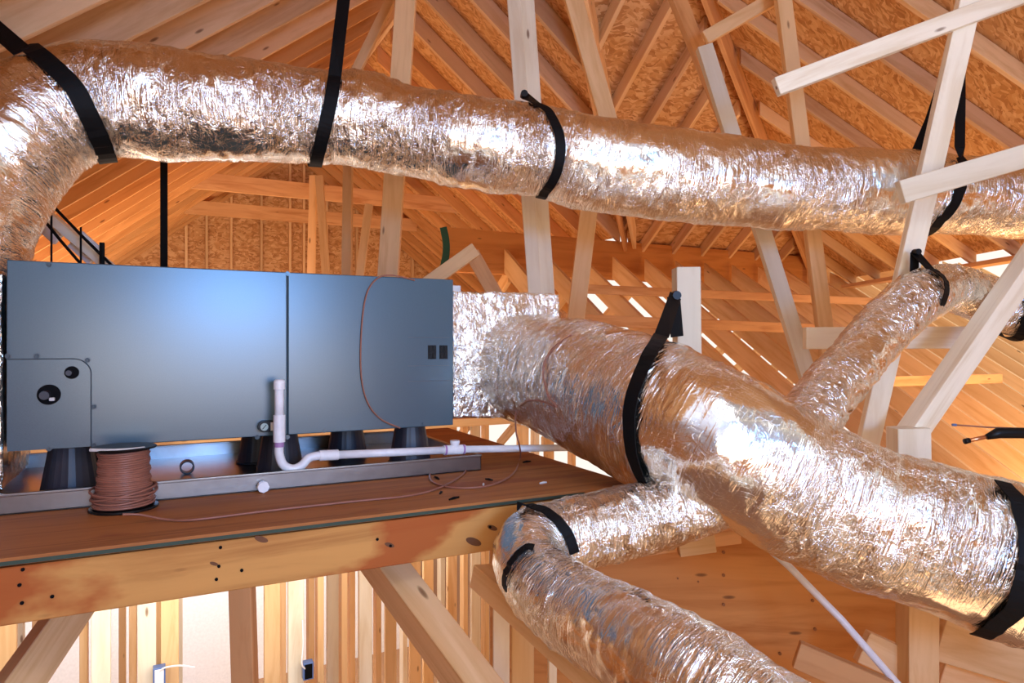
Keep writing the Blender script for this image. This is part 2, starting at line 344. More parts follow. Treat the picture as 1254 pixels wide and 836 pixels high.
# rafters of the low wing: hung from the beam towards the viewer, and away behind it
def zA(x, y): return .70 - .65 * (5.93 - y)
def zB(x, y): return .62 - .65 * (y - 6.04)
for i in range(23):
    x = 2.95 + .42 * i
    if x < 11.9: rafter('rafter', (x, 5.92 if x < 9 else 6.5), (x, 2.6 if x > 4.2 else 4.4), zA, STUD, RD=.19, label='%s rafter from the left of the open low wing, sloping down from the header beam' % ('leftmost' if i == 0 else ORD[i]), group='open rafters in front of the header beam')
for i in range(12):
    x = 3.1 + .8 * i
    rafter('rafter', (x, 6.05), (x, 9.6), zB, STUD, RD=.14, label='%s rafter from the left behind the header beam, sloping away' % ('leftmost' if i == 0 else ORD[i]), group='open rafters behind the header beam')
board('purlin', on_y(700, 353, 4.75), on_y(1110, 371, 4.75), .075, .04, (0, -1, 0), AMBER, 'upper long horizontal purlin below the header beam', 'purlin')
board('purlin', on_y(690, 391, 4.6), on_y(1010, 403, 4.6), .09, .06, (0, -1, 0), AMBER, 'lower long horizontal purlin just above the big duct', 'purlin')
board('purlin', on_y(1040, 468, 3.6), on_y(1225, 463, 3.6), .085, .04, (0, -1, 0), AMBER, 'short orange purlin seen behind the leaning brace at right', 'purlin')

# ---- loose webs, posts, braces:  (name, p0, p1, width, thickness, material, label, category)
CF = -FWD
def web(name, a, b, wd, th, mat, label, cat='brace', face=None, **k):
    return board(name, at(*a), at(*b), wd, th, face or CF, mat, label, cat, **k)
web('post', (625, -60, 3.75), (661, 440, 3.75), .075, .045, PALE, 'tall pale post passing behind the strapped upper duct, left ply', 'post', group='plies of the tall pale post')
web('post', (640, -60, 3.82), (675, 440, 3.82), .085, .09, PALE, 'tall pale post passing behind the strapped upper duct, right ply', 'post', group='plies of the tall pale post')
web('post', (501, -60, 3.9), (470, 420, 3.9), .115, .05, STUD, 'amber post rising behind the right end of the blue-grey cabinet', 'post')
web('brace', (486, -15, 4.4), (424, 112, 4.4), .06, .04, STUD, 'slim brace leaning left under the ridge')
web('post', (427, 150, 5.0), (424, 400, 4.6), .065, .05, STUD, 'thin post behind the cabinet seam', 'post')
web('brace', (728, 200, 4.0), (699, 440, 4.0), .10, .05, STUD, 'leaning board between the tall pale post and the short post')
web('brace', (691, -40, 3.9), (748, 160, 3.9), .10, .05, STUD, 'thick amber brace leaning right above the upper duct')
web('post', (840, 328, 2.75), (842, 520, 2.75), .095, .09, PALE, 'short square post holding the strap of the big duct', 'post')
web('post', (862, 57, 3.75), (992, 470, 3.75), .085, .05, PALE, 'pale leaning post behind the middle of the upper duct', 'post')
web('post', (955, -30, 3.7), (1018, 470, 3.7), .08, .05, STUD, 'amber leaning post right of the pale leaning one', 'post')
web('brace', (950, 107, 2.75), (1290, -20, 2.75), .072, .04, PALE, 'topmost pale brace rising to the right corner')
web('post', (1191, -20, 2.76), (1062, 545, 2.98), .088, .04, PALE, 'long pale leaning post crossing in front of the upper duct', 'post')
web('brace', (1102, 236, 2.68), (1300, 178, 2.68), .09, .04, PALE, 'pale nailed board crossing in front of the upper duct')
web('brace', (985, 414, 3.12), (1196, 413, 3.12), .10, .04, PALE, 'horizontal pale board behind the rising branch duct')
web('brace', (1275, 300, 2.80), (1114, 533, 2.75), .078, .09, PALE, 'pale brace leaning right in front of the thin duct', face=CF + RGT * .2)
board('block', at(1112, 523, 2.7), at(1114, 640, 2.7), .13, .09, CF, PALE, 'short square block under the leaning brace', 'block')
web('brace', (863, 47, 3.9), (952, -4, 3.9), .075, .04, STUD, 'short pale brace at the peak of the hip')
web('brace', (905, 190, 5.0), (826, -10, 3.9), .09, .05, AMBER, 'amber strut leaning left toward the hip')
web('brace', (470, 385, 3.7), (583, 305, 3.7), .075, .04, STUD, 'nailed scrap board leaning behind the cabinet corner')
web('brace', (520, 350, 3.8), (560, 322, 3.8), .06, .04, STUD, 'small board doubled beside the nailed scrap board')
web('brace', (578, 310, 3.9), (640, 420, 3.9), .085, .04, AMBER, 'amber board falling right from the nailed scrap board')
for nm, a_, b_ in (('left', (384, 215, 6.5), (379, 420, 6.5)), ('middle', (391, 215, 6.3), (405, 420, 6.3)), ('right', (452, 250, 6.1), (430, 420, 6.1))):
    web('strut', a_, b_, .07, .04, STUD, '%s of the slim struts in front of the far gable' % nm, 'strut', group='slim struts in front of the far gable')

# ------------------------------------------------------------------ foil ducts
def duct_mesh(path, nseg=128, step=.011, big=.012, wrk=.006, wfreq=30, seed=0, ends=True, pinches=()):
    """path of (Vector, radius)"""
    raw = cr([(*p, r) for p, r in path], 40)
    pts = [(Vector(q[:3]), q[3]) for q in raw]; S = [0]
    for a, b in zip(pts, pts[1:]): S.append(S[-1] + (b[0] - a[0]).length)
    L = S[-1]; n = int(L / step); res = []; i = 0
    for k in range(n + 1):
        s = L * k / n
        while i < len(S) - 2 and S[i + 1] < s: i += 1
        t = (s - S[i]) / max(1e-9, S[i + 1] - S[i]); res.append((pts[i][0].lerp(pts[i + 1][0], t), pts[i][1] * (1 - t) + pts[i + 1][1] * t, s))
    bm = bmesh.new(); uvl = bm.loops.layers.uv.new('UVMap'); rings = []; nrm = None; fr = []
    for k, (p, r, s) in enumerate(res):
        t = (res[min(k + 2, n)][0] - res[max(k - 2, 0)][0]).normalized()
        if nrm is None: nrm = (UP - t * UP.dot(t)).normalized()
        nrm = (nrm - t * nrm.dot(t)).normalized(); bi = t.cross(nrm); ring = []
        pin = sum(-.05 * math.exp(-((s - ps) / .035) ** 2) for ps in pinches)
        for j in range(nseg):
            th = 2 * math.pi * j / nseg; d = nrm * math.cos(th) + bi * math.sin(th)
            q = p + d * r + Vector((seed * 7.1, seed * 3.3, 0))
            h = noise.noise(q * 3.2) * big * 1.6 + noise.noise(q * 8) * big * .8
            wv = Vector((s * wfreq + 1.5 * noise.noise(q * 5), th * 2.2, seed * 4.0))
            h += (abs(noise.noise(wv)) * 2 - .5) * wrk * (.6 + .8 * abs(noise.noise(q * 2.3 + Vector((9, 2, 1)))))
            h += (abs(noise.noise(q * 24)) - .2) * wrk * .7
            ring.append(bm.verts.new(p + d * (r + h + pin * r * 1.2)))
        rings.append(ring); fr.append((p, r, s, nrm.copy(), bi.copy(), t.copy()))
    rm = sum(r for _, r, _ in res) / len(res)
    for k in range(n):
        for j in range(nseg):
            j2 = (j + 1) % nseg; f = bm.faces.new((rings[k][j], rings[k][j2], rings[k + 1][j2], rings[k + 1][j]))
            for lp, (ss, jj) in zip(f.loops, ((k, j), (k, j + 1), (k + 1, j + 1), (k + 1, j))):
                lp[uvl].uv = (res[ss][2], jj / nseg * 2 * math.pi * rm)
    if ends:
        bm.faces.new(rings[0]); bm.faces.new(list(reversed(rings[-1])))
    return bm, fr
def nearest(fr, px, py):                     # the frame of a duct seen closest to a picture point
    def dist(f):
        v = f[0]; d = v.dot(FWD); return (627 + F * v.dot(RGT) / d - px) ** 2 + (418 - F * v.z / d - py) ** 2
    return min(fr, key=dist)
def ribbon(bm, pts, nrms, wd, th=.003):
    """flat strap through pts, thickness along nrms"""
    rows = []
    for i, p in enumerate(pts):
        t = (pts[min(i + 1, len(pts) - 1)] - pts[max(0, i - 1)]).normalized(); n = nrms[i]; n = (n - t * n.dot(t)).normalized(); b = t.cross(n) * wd / 2
        rows.append([bm.verts.new(q) for q in (p - b, p + b, p + b + n * th, p - b + n * th)])
    for a, b in zip(rows, rows[1:]):
        for k in range(4): bm.faces.new((a[k], a[(k + 1) % 4], b[(k + 1) % 4], b[k]))
    bm.faces.new(list(reversed(rows[0]))); bm.faces.new(rows[-1])
def wrap(fr, px, py, a0, a1, lean=0.0, off=.014, tilt=0.0):
    """points round a duct; angle 0 = up, + = toward the viewer's side; lean slides the strap along the duct"""
    p, r, s, nr, bi, t = nearest(fr, px, py)
    u = (UP - t * UP.dot(t)).normalized(); side = t.cross(u)
    if side.dot(FWD) > 0: side = -side
    P, Nn = [], []
    m = 40
    for k in range(m + 1):
        a = R(a0 + (a1 - a0) * k / m); d = u * math.cos(a) + side * math.sin(a)
        P.append(p + d * (r + off) + t * (lean * math.cos(a) + tilt * math.sin(a))); Nn.append(d)
    return P, Nn
def V(path): return [(at(x, y, d), r) for x, y, d, r in path]

bm, FR1 = duct_mesh(V([(-110, 450, 2.1, .21), (-75, 340, 2.15, .215), (-45, 258, 2.2, .218), (-2, 192, 2.28, .215), (50, 143, 2.36, .205), (120, 122, 2.45, .197), (200, 128, 2.53, .198), (300, 136, 2.65, .19), (390, 145, 2.78, .183), (440, 150, 2.82, .19), (520, 165, 2.9, .191), (600, 178, 2.93, .195), (668, 187, 2.97, .184), (730, 201, 2.99, .203), (850, 219, 3.02, .2), (1000, 232, 3.08, .187), (1110, 236, 3.12, .187), (1165, 238, 3.14, .178), (1254, 240, 3.18, .19), (1400, 244, 3.3, .19)]), seed=1)
D1 = tag(link('flexible_duct', bm, FOIL, None, True), 'long foil-wrapped duct crossing the whole attic below the roof', 'duct')
bm, FR2 = duct_mesh(V([(612, 441, 2.98, .215), (640, 448, 2.86, .232), (700, 466, 2.64, .245), (775, 495, 2.36, .245), (830, 520, 2.2, .240), (881, 543, 2.12, .230), (977, 592, 2.08, .214), (1050, 626, 2.05, .213), (1099, 644, 2.03, .216), (1185, 671, 2.0, .224), (1232, 688, 1.98, .225), (1300, 700, 1.95, .232), (1420, 720, 1.9, .23)]), seed=2, wrk=.006, wfreq=22, pinches=())
D2 = tag(link('flexible_duct', bm, FOILP, None, True), 'big foil trunk duct leaving the wrapped box and widening toward the camera', 'duct')
bm, FR3 = duct_mesh(V([(972, 545, 2.22, .105), (1000, 500, 2.35, .1), (1032, 460, 2.47, .1), (1068, 418, 2.6, .103), (1105, 378, 2.7, .105), (1135, 358, 2.78, .105), (1158, 353, 2.86, .098), (1195, 362, 2.95, .105), (1250, 383, 3.0, .108), (1330, 420, 3.05, .108)]), nseg=96, seed=3, big=.007, wrk=.007)
D3 = tag(link('flexible_duct', bm, FOILX, None, True), 'thin foil branch duct rising right out of the big trunk duct', 'duct')
bm, FR4 = duct_mesh(V([(880, 602, 2.12, .108), (830, 622, 2.1, .108), (760, 641, 2.05, .107), (700, 653, 2.0, .104), (662, 660, 1.96, .1), (648, 680, 1.88, .1), (660, 708, 1.78, .1), (705, 745, 1.62, .102), (770, 782, 1.45, .104), (850, 832, 1.3, .104), (960, 905, 1.17, .104), (1100, 1000, 1.02, .104)]), nseg=112, seed=4, big=.006, wrk=.006, wfreq=26)
D4 = tag(link('flexible_duct', bm, FOILP, None, True), 'lower foil branch duct bending below the platform edge toward the camera', 'duct')

# ---- straps
def strap(label, groups, group=None, wd=.036, extra=None):
    bm = bmesh.new()
    for pts, nrm in groups: ribbon(bm, pts, nrm, wd)
    bmesh.ops.recalc_face_normals(bm, faces=bm.faces)
    o = link('hanger_strap', bm, BLACK); tag(o, label, 'strap', group)
    if extra:
        for nm, q, r in extra:
            b2 = bmesh.new(); cyl(b2, q + FWD * .01, q - FWD * .02, r, r * .85, 16); link(nm, b2, BPLAS, o)
    return o
def fall(p, q, n=2): return [p.lerp(q, i / n) for i in range(n + 1)]
def const(n, v): return [Vector(v)] * n
g = 'black straps holding the ducts'
from mathutils.bvhtree import BVHTree
def tree_of(o): me = o.data; return BVHTree.FromPolygons([v.co for v in me.vertices], [p.vertices for p in me.polygons])
TR = {1: (tree_of(D1), FR1), 2: (tree_of(D2), FR2), 3: (tree_of(D3), FR3), 4: (tree_of(D4), FR4)}
def lay(duct, pix, off=.006, tuck=(True, True)):
    """a strap lying on a duct's skin along the given line of sight points; ends tuck round the back"""
    tr, fr = TR[duct]; px = cr([(float(a), float(b)) for a, b in pix], 7); P = []; Nn = []
    for x, y in px:
        for sh in range(0, 14):
            f = nearest(fr, x, y); d = f[0].dot(FWD); cx_, cy_ = 627 + F * f[0].dot(RGT) / d, 418 - F * f[0].z / d
            xx, yy = x + (cx_ - x) * sh * .012, y + (cy_ - y) * sh * .012
            r = at(xx, yy, 1).normalized(); h = tr.ray_cast(Vector((0, 0, 0)), r)
            if h[0]: break
        if not h[0]: continue
        ax = (h[0] - f[0]); ax = ax - f[5] * ax.dot(f[5]); n = ax.normalized()
        P.append((h[0], n, f))
    # smooth distance from the axis so that the strap bridges the wrinkles
    rad = [(p - f[0] - f[5] * (p - f[0]).dot(f[5])).length for p, n, f in P]
    Q = []
    for i, (p, n, f) in enumerate(P):
        w_ = rad[max(0, i - 3):i + 4]; rr = max(w_) + off
        Q.append((f[0] + f[5] * (p - f[0]).dot(f[5]) + n * rr, n, f, rr))
    out = list(Q)
    for end, use in ((0, tuck[0]), (1, tuck[1])):
        if not use: continue
        p, n, f, rr = Q[-1] if end else Q[0]; q_ = Q[-4] if end else Q[3]
        ax = f[5]; sgn = 1 if ax.dot(q_[1].cross(n)) > 0 else -1; al = (p - f[0]).dot(ax); seq = []
        for k in range(1, 9):
            m = Matrix.Rotation(sgn * R(9) * k, 3, ax) @ n; seq.append((f[0] + ax * al + m * (rr + .003), m, f, rr))
        out = out + seq if end else list(reversed(seq)) + out
    return [o[0] for o in out], [o[1] for o in out]
P, Nn = lay(1, [(-2, 58), (12, 50), (45, 66), (88, 105), (108, 140), (126, 178)], tuck=(False, True))
strap('wide black strap over the foil elbow at upper left', [([at(-60, -12, 2.5), at(-20, 22, 2.35)] + P, [Vector(CF)] * 2 + Nn)], g, .06)
P, Nn = lay(1, [(410, 95), (406, 120), (399, 150), (390, 185), (387, 199)], tuck=(False, True))
strap('black strap hanging from the roof across the upper duct, left of centre', [([at(425, -60, 2.75), at(421, 0, 2.7), at(415, 50, 2.66)] + P, [Vector(CF)] * 3 + Nn)], g, .05)
P, Nn = lay(1, [(655, 128), (672, 140), (684, 165), (686, 190), (680, 215), (667, 233)], tuck=(False, True))
q = at(642, 117, 3.0)
strap('black strap nailed to the tall pale post and looped under the duct', [([q] + P, [Vector(CF)] + Nn)], g, .04, [('strap_bolt', q - FWD * .01, .018)])
P, Nn = lay(1, [(1176, 195), (1178, 215), (1172, 240), (1162, 258), (1150, 270)], tuck=(False, True))
strap('black strap looped round the upper duct behind the leaning post', [([at(1176, 60, 3.1), at(1176, 120, 3.02), at(1175, 180, 2.96)] + P, [Vector(CF)] * 3 + Nn), ([at(1150, 112, 3.3), at(1138, 148, 3.3), at(1120, 190, 3.3)], const(3, CF))], g, .045)
strap('straight black strap hanging between the upper duct and cabinet', [(fall(at(201, 150, 2.85), at(201, 345, 2.85), 3), const(4, CF))], g, .03)
P, Nn = lay(2, [(812, 408), (795, 440), (778, 480), (773, 520), (776, 555), (790, 590)], tuck=(False, True))
q = at(827, 362, 2.6)
strap('black strap from the short post round the big trunk duct', [([q] + P, [Vector(CF)] + Nn), (fall(q + FWD * .03, at(829, 412, 2.66), 3), const(4, CF))], g, .05, [('strap_bolt', q - FWD * .01, .019)])
P, Nn = lay(3, [(1138, 331), (1149, 338), (1154, 350), (1155, 364)], tuck=(False, True))
q = at(1120, 309, 2.8)
strap('black strap from the leaning post to the thin branch duct', [([q] + P, [Vector(CF)] + Nn), (fall(q, at(1119, 340, 2.8), 3), const(4, CF))], g, .036, [('strap_bolt', q - FWD * .01, .014)])
P, Nn = lay(3, [(1262, 366), (1258, 390), (1250, 410)])
strap('black strap round the thin branch duct at the right edge', [(P, Nn)], g, .05)
P, Nn = lay(4, [(645, 622), (664, 626), (684, 641), (697, 660), (702, 676)], tuck=(True, False))
strap('black strap over the bend of the lower branch duct', [([at(634, 624, 1.93), at(637, 616, 1.93)] + P[8:], const(2, UP) + Nn[8:])], g, .03)
P, Nn = lay(4, [(652, 673), (642, 677), (630, 690), (622, 705), (622, 722)], tuck=(False, False))
strap('black strap on the lower branch duct just below the bend', [(P, Nn)], g, .026)
P, Nn = lay(2, [(1226, 592), (1246, 620), (1258, 660), (1254, 705), (1238, 745), (1200, 776)], tuck=(False, False))
strap('black strap round the big trunk duct at the right edge', [(P, Nn)], g, .05)

# ------------------------------------------------------------------ wrapped plenum boxes
def crumpled_box(name, a, b, mat, label, seed=0, amp=.012):
    bm = bmesh.new(); uvl = bm.loops.layers.uv.new('UVMap'); a, b = Vector(a), Vector(b); c = (a + b) / 2; h = (b - a) / 2
    bmesh.ops.create_cube(bm, size=2); bmesh.ops.subdivide_edges(bm, edges=list(bm.edges), cuts=44, use_grid_fill=True)
    for f in bm.faces:
        n = f.normal; ax = max(range(3), key=lambda i: abs(n[i])); o = [i for i in range(3) if i != ax]
        for lp in f.loops: lp[uvl].uv = (lp.vert.co[o[0]] * h[o[0]] + ax * 3, lp.vert.co[o[1]] * h[o[1]])
    for v in bm.verts:
        q = Vector((v.co.x * h.x, v.co.y * h.y, v.co.z * h.z)); m = max(abs(v.co.x), abs(v.co.y), abs(v.co.z))
        d = v.co.normalized(); s = q + Vector((seed, 0, 0))
        q += d * (noise.noise(s * 6) * amp + abs(noise.noise(s * 22)) * amp * .8)
        q -= Vector([max(0, abs(v.co[i]) - .9) * .012 * (1 if v.co[i] > 0 else -1) * sum(abs(v.co[j]) > .9 for j in range(3)) for i in range(3)])
        v.co = c + q
    return tag(link(name, bm, mat, None, True), label, 'plenum')
crumpled_box('supply_plenum', (1.012, 2.48, -.305), (1.50, 2.98, .20), FOILX, 'foil-wrapped box between the cabinet and the big trunk duct')
crumpled_box('return_plenum', (-.98, 2.47, -.44), (-.415, 2.98, .205), FOILX, 'foil-wrapped box peeking out past the left end of the cabinet', 5)

# ------------------------------------------------------------------ air handler
X0, X1, YF, YB, Z0, Z1 = -.400, 1.000, 2.44, 3.0, -.321, .238
U = empty('air_handler', (.3, 2.72, Z0)); tag(U, 'large blue-grey metal air handler cabinet standing on dark risers', 'air handler')
def upart(name, bm, mat, parent=None, smooth=False):
    o = link(name, bm, mat, None, smooth); o.parent = parent or U
    if parent is None: o.matrix_parent_inverse = Matrix.Translation(-U.location)
    return o
def uY(px, py, dy=0): return on_y(px, py, YF + dy)
bm = bmesh.new(); box(bm, (X0, YF + .02, Z0 + .004), (X1, YB, Z1 - .004), .004); upart('cabinet', bm, UNIT)
xs = uY(352, 400).x
pA = None
bm = bmesh.new(); box(bm, (X0, YF, Z0), (xs - .002, YF + .022, Z1), .003); pA = upart('access_panel', bm, UNIT)
bm = bmesh.new(); box(bm, (xs + .002, YF, Z0), (X1, YF + .022, Z1), .003); pB = upart('access_panel', bm, UNIT)
bm = bmesh.new(); box(bm, (xs - .005, YF + .012, Z0 + .002), (xs + .005, YF + .026, Z1 - .002)); upart('seam', bm, UNITD)
# corner plate with a rounded corner
cx = uY(111, 500).x; cz = uY(60, 440).z; rr = .045; bm = bmesh.new()
prof = [(X0 + .001, Z0 + .001), (cx, Z0 + .001), (cx, cz - rr)] + [(cx - rr + rr * math.cos(R(a)), cz - rr + rr * math.sin(R(a))) for a in range(10, 91, 10)] + [(X0 + .001, cz)]
def extr(bm, prof, y0, y1):
    a = [bm.verts.new((x, y0, z)) for x, z in prof]; b = [bm.verts.new((x, y1, z)) for x, z in prof]; n = len(prof)
    bm.faces.new(a); bm.faces.new(list(reversed(b)))
    for k in range(n): bm.faces.new((a[k], b[k], b[(k + 1) % n], a[(k + 1) % n]))
    bmesh.ops.recalc_face_normals(bm, faces=bm.faces)
extr(bm, prof, YF - .0025, YF + .001); plate = upart('corner_plate', bm, UNIT)
bm = bmesh.new(); line = [(cx + .001, Z0 + .002)] + [(cx - rr + (rr + .001) * math.cos(R(a)), cz - rr + (rr + .001) * math.sin(R(a))) for a in range(0, 91, 10)] + [(X0, cz + .001)]
tube(bm, [(x, YF - .001, z) for x, z in line], .0022, 6); upart('plate_edge', bm, UNITD, plate)
def port(px, py, r, tilt):
    c = uY(px, py, -.003); b = bmesh.new(); cyl(b, c, c - Vector((0, .004, 0)), r, r, 32); o = upart('port', b, DARK)
    b = bmesh.new(); c2 = c + Vector((-r * .25, -.004, 0)); cyl(b, c2, c2 - Vector((0, .035, 0)), r * .45, r * .42, 20); cyl(b, c2 - Vector((0, .035, 0)), c2 - Vector((0, .037, 0)), r * .30, r * .3, 20)
    s = upart('pipe_stub', b, RISER, o)
    return c, o
port(88, 456, .019, 0); c, big_port = port(60, 483, .030, 0)
bm = bmesh.new(); box(bm, c + Vector((.002, -.020, -.018)), c + Vector((.016, -.006, -.008)), .002); upart('valve_tip', bm, PAPER, big_port)
for (px, py) in ((60, 324), (10, 436), (45, 436), (107, 441), (115, 498), (115, 545), (60, 549), (315, 535), (397, 527), (518, 519), (352, 335), (352, 535)):
    c = uY(px, py, 0); b = bmesh.new(); cyl(b, c + Vector((0, .001, 0)), c - Vector((0, .005, 0)), .0055, .0045, 8)
    cyl(b, c - Vector((0, .001, 0)), c - Vector((0, .002, 0)), .008, .008, 16); upart('screw', b, UNITD if px < 352 else UNIT)
for px in (529, 543):
    c = uY(px, 431); b = bmesh.new()
    box(b, (c.x - .0165, YF - .003, c.z - .026), (c.x + .0165, YF + .001, c.z + .026), .001); fr_ = upart('breaker', b, BPLAS)
    for dx in (-.008, .008):
        for dz in (-.013, .013):
            b = bmesh.new(); box(b, (c.x + dx - .0065, YF - .008, c.z + dz - .010), (c.x + dx + .0065, YF - .002, c.z + dz + .010), .001)
            o = upart('breaker_toggle', b, BPLAS, fr_)
for z_ in (409 - 418 + 422, 448, 467):       # faint pressed lines round the breakers
    c0, c1 = uY(500, z_), uY(550, z_); b = bmesh.new(); box(b, (c0.x, YF - .0012, c0.z - .0008), (c1.x, YF, c0.z + .0008)); upart('pressed_line', b, UNITD)
pts = [uY(x, y, -.006) for x, y in cr([(508, 343), (480, 337), (462, 341), (449, 360), (443, 400), (442, 455), (449, 490), (465, 512), (490, 524)], 8)]
bm = bmesh.new(); tube(bm, pts, .0028, 8); tag(upart('control_wire', bm, WIRE), 'thin brown wire looped over the right panel')
# a pair of white boxes behind the cabinet top right
bm = bmesh.new(); box(bm, (0, 0, 0), (.13, .09, .028), .003); o = link('junction_box', bm, WHITE, None); o.location = (1.02, 2.72, .213); tag(o, 'small white box lying on top of the foil-wrapped box by the cabinet', 'box')
bm2 = bmesh.new(); box(bm2, (.04, -.006, .002), (.075, .0, .026), .001); link('lid_clip', bm2, PVC, o)

# ---- risers
def riser(px, Y, label):
    p = on_y(px, 600, Y); r0, r1, zb, zt = .082, .058, -.473, Z0 - .003
    t = empty('riser', (p.x, Y, zb)); tag(t, label, 'riser', 'dark plastic risers under the cabinet')
    bm = bmesh.new(); n = 48; rings = []
    for (f, zz) in ((1.06, 0), (1.06, .006), (1, .008), (r1 / r0, zt - zb)):
        rings.append([bm.verts.new((math.cos(2 * math.pi * k / n) * r0 * f * (1 + (.012 if k % 6 < 3 else -.012)), math.sin(2 * math.pi * k / n) * r0 * f * (1 + (.012 if k % 6 < 3 else -.012)), zz)) for k in range(n)])
    for a, b in zip(rings, rings[1:]):
        for k in range(n): bm.faces.new((a[k], a[(k + 1) % n], b[(k + 1) % n], b[k]))
    bm.faces.new(list(reversed(rings[0]))); bm.faces.new(rings[-1]); link('riser_body', bm, RISER, t)
    bm = bmesh.new(); cyl(bm, (0, 0, zt - zb - .003), (0, 0, zt - zb + .003), r1 * 1.04, r1 * 1.0, 32); link('riser_pad', bm, BPLAS, t)
riser(87, 2.56, 'front riser at the left end of the cabinet'); riser(140, 2.86, 'rear riser half hidden behind the cable spool')
riser(343, 2.56, 'front riser behind the white drain trap'); riser(318, 2.86, 'rear riser near the pressure gauge')
riser(502, 2.56, 'front riser at the right end of the cabinet'); riser(425, 2.86, 'rear riser toward the right end of the cabinet')

# ---- drain pan
PX0, PX1, PY0, PY1, PZ, PH = -.46, 1.06, 2.315, 3.12, -.478, .055
T = empty('drain_pan', (.3, 2.7, PZ)); tag(T, 'shallow galvanised drain pan beneath the cabinet', 'drain pan')
def tpart(name, bm, mat): o = link(name, bm, mat); o.parent = T; o.matrix_parent_inverse = Matrix.Translation(-T.location); return o
bm = bmesh.new(); box(bm, (PX0, PY0, PZ), (PX1, PY1, PZ + .003)); tpart('pan_floor', bm, GALV)
for a, b in (((PX0, PY0, PZ), (PX1, PY0 + .003, PZ + PH)), ((PX0, PY1 - .003, PZ), (PX1, PY1, PZ + PH)), ((PX0, PY0, PZ), (PX0 + .003, PY1, PZ + PH)), ((PX1 - .003, PY0, PZ), (PX1, PY1, PZ + PH))):
    bm = bmesh.new(); box(bm, a, b, .0005); tpart('pan_wall', bm, GALV)
for a, b in (((PX0, PY0 - .004, PZ + PH - .006), (PX1, PY0 + .012, PZ + PH + .002)), ((PX0, PY1 - .012, PZ + PH - .006), (PX1, PY1 + .004, PZ + PH + .002)), ((PX0 - .004, PY0, PZ + PH - .006), (PX0 + .012, PY1, PZ + PH + .002)), ((PX1 - .012, PY0, PZ + PH - .006), (PX1 + .004, PY1, PZ + PH + .002))):
    bm = bmesh.new(); box(bm, a, b, .002); tpart('rolled_rim', bm, GALV)
p = on_y(321, 594, PY0); bm = bmesh.new(); cyl(bm, (p.x, PY0 - .03, p.z), (p.x, PY0 + .01, p.z), .014, .014); cyl(bm, (p.x, PY0 - .035, p.z), (p.x, PY0 - .018, p.z), .018, .018, 8); tpart('drain_plug', bm, PVC)
p = on_y(229, 574, 2.72); bm = bmesh.new()
for rr_ in (0,): 
    n = 32; rings = []
    for r_, y_ in ((.024, -.022), (.024, .022), (.019, .022), (.019, -.022)):
        rings.append([bm.verts.new((r_ * math.cos(2 * math.pi * k / n), y_, r_ * math.sin(2 * math.pi * k / n))) for k in range(n)])
    for i in range(4):
        a, b = rings[i], rings[(i + 1) % 4]
        for k in range(n): bm.faces.new((a[k], a[(k + 1) % n], b[(k + 1) % n], b[k]))
    bmesh.ops.recalc_face_normals(bm, faces=bm.faces)
o = link('pipe_ring', bm, RISER, None, False, (p.x, 2.72, PZ + .003 + .0245)); tag(o, 'loose dark pipe ring lying in the drain pan', 'pipe ring')

# ---- condensate trap and drain pipe
T2 = empty('drain_pipe', on_y(342, 545, 2.35)); tag(T2, 'white drain pipe with a curved trap in front of the cabinet', 'drain pipe')
def dpart(name, bm, mat, smooth=False): o = link(name, bm, mat, None, smooth); o.parent = T2; o.matrix_parent_inverse = Matrix.Translation(-T2.location); return o
d_ = lambda x, y, Y=2.345: on_y(x, y, Y)
bm = bmesh.new(); tube(bm, [d_(342, 470), d_(342, 515)], .0145, 20); dpart('riser_pipe', bm, PVC, True)
bm = bmesh.new(); a = d_(342, 466); lathe(bm, [(.012, .004), (.0165, 0), (.018, -.004), (.018, -.028)], 24, a); dpart('pipe_cap', bm, PVC)
bm = bmesh.new(); a = d_(342, 508); b = d_(342, 541); cyl(bm, a, b, .019, .019); dpart('tee_fitting', bm, PVC)
bm = bmesh.new(); a = d_(342, 541); b = d_(342, 547); cyl(bm, a, b, .0155, .0155); dpart('primer_band', bm, PURP)
bm = bmesh.new(); tube(bm, [d_(x, y) for x, y in cr([(342, 542), (342, 556), (347, 569), (358, 574), (369, 570), (378, 561), (388, 558), (396, 557.5)], 8)], .0145, 20); dpart('trap_bend', bm, PVC, True)
bm = bmesh.new(); tube(bm, [d_(391, 557.7), d_(414, 556.6)], .018, 20); dpart('coupling', bm, PVC)
bm = bmesh.new(); tube(bm, [d_(410, 557), d_(545, 551)], .014, 20); dpart('long_pipe', bm, PVC, True)
bm = bmesh.new(); tube(bm, [d_(543, 551), d_(569, 550)], .018, 20); a = d_(557, 551); cyl(bm, a, a + UP * .030, .015, .015); cyl(bm, a + UP * .024, a + UP * .036, .018, .018); dpart('tee_fitting', bm, PVC)
for x in (545, 567): bm = bmesh.new(); tube(bm, [d_(x - 1.2, 551 - (x - 545) * .045), d_(x + 1.2, 551 - (x - 545) * .045)], .0186, 20); dpart('primer_band', bm, PURP)
bm = bmesh.new(); tube(bm, [d_(566, 550), on_y(760, 547, 2.345)], .0135, 20); dpart('long_pipe', bm, PVC, True)
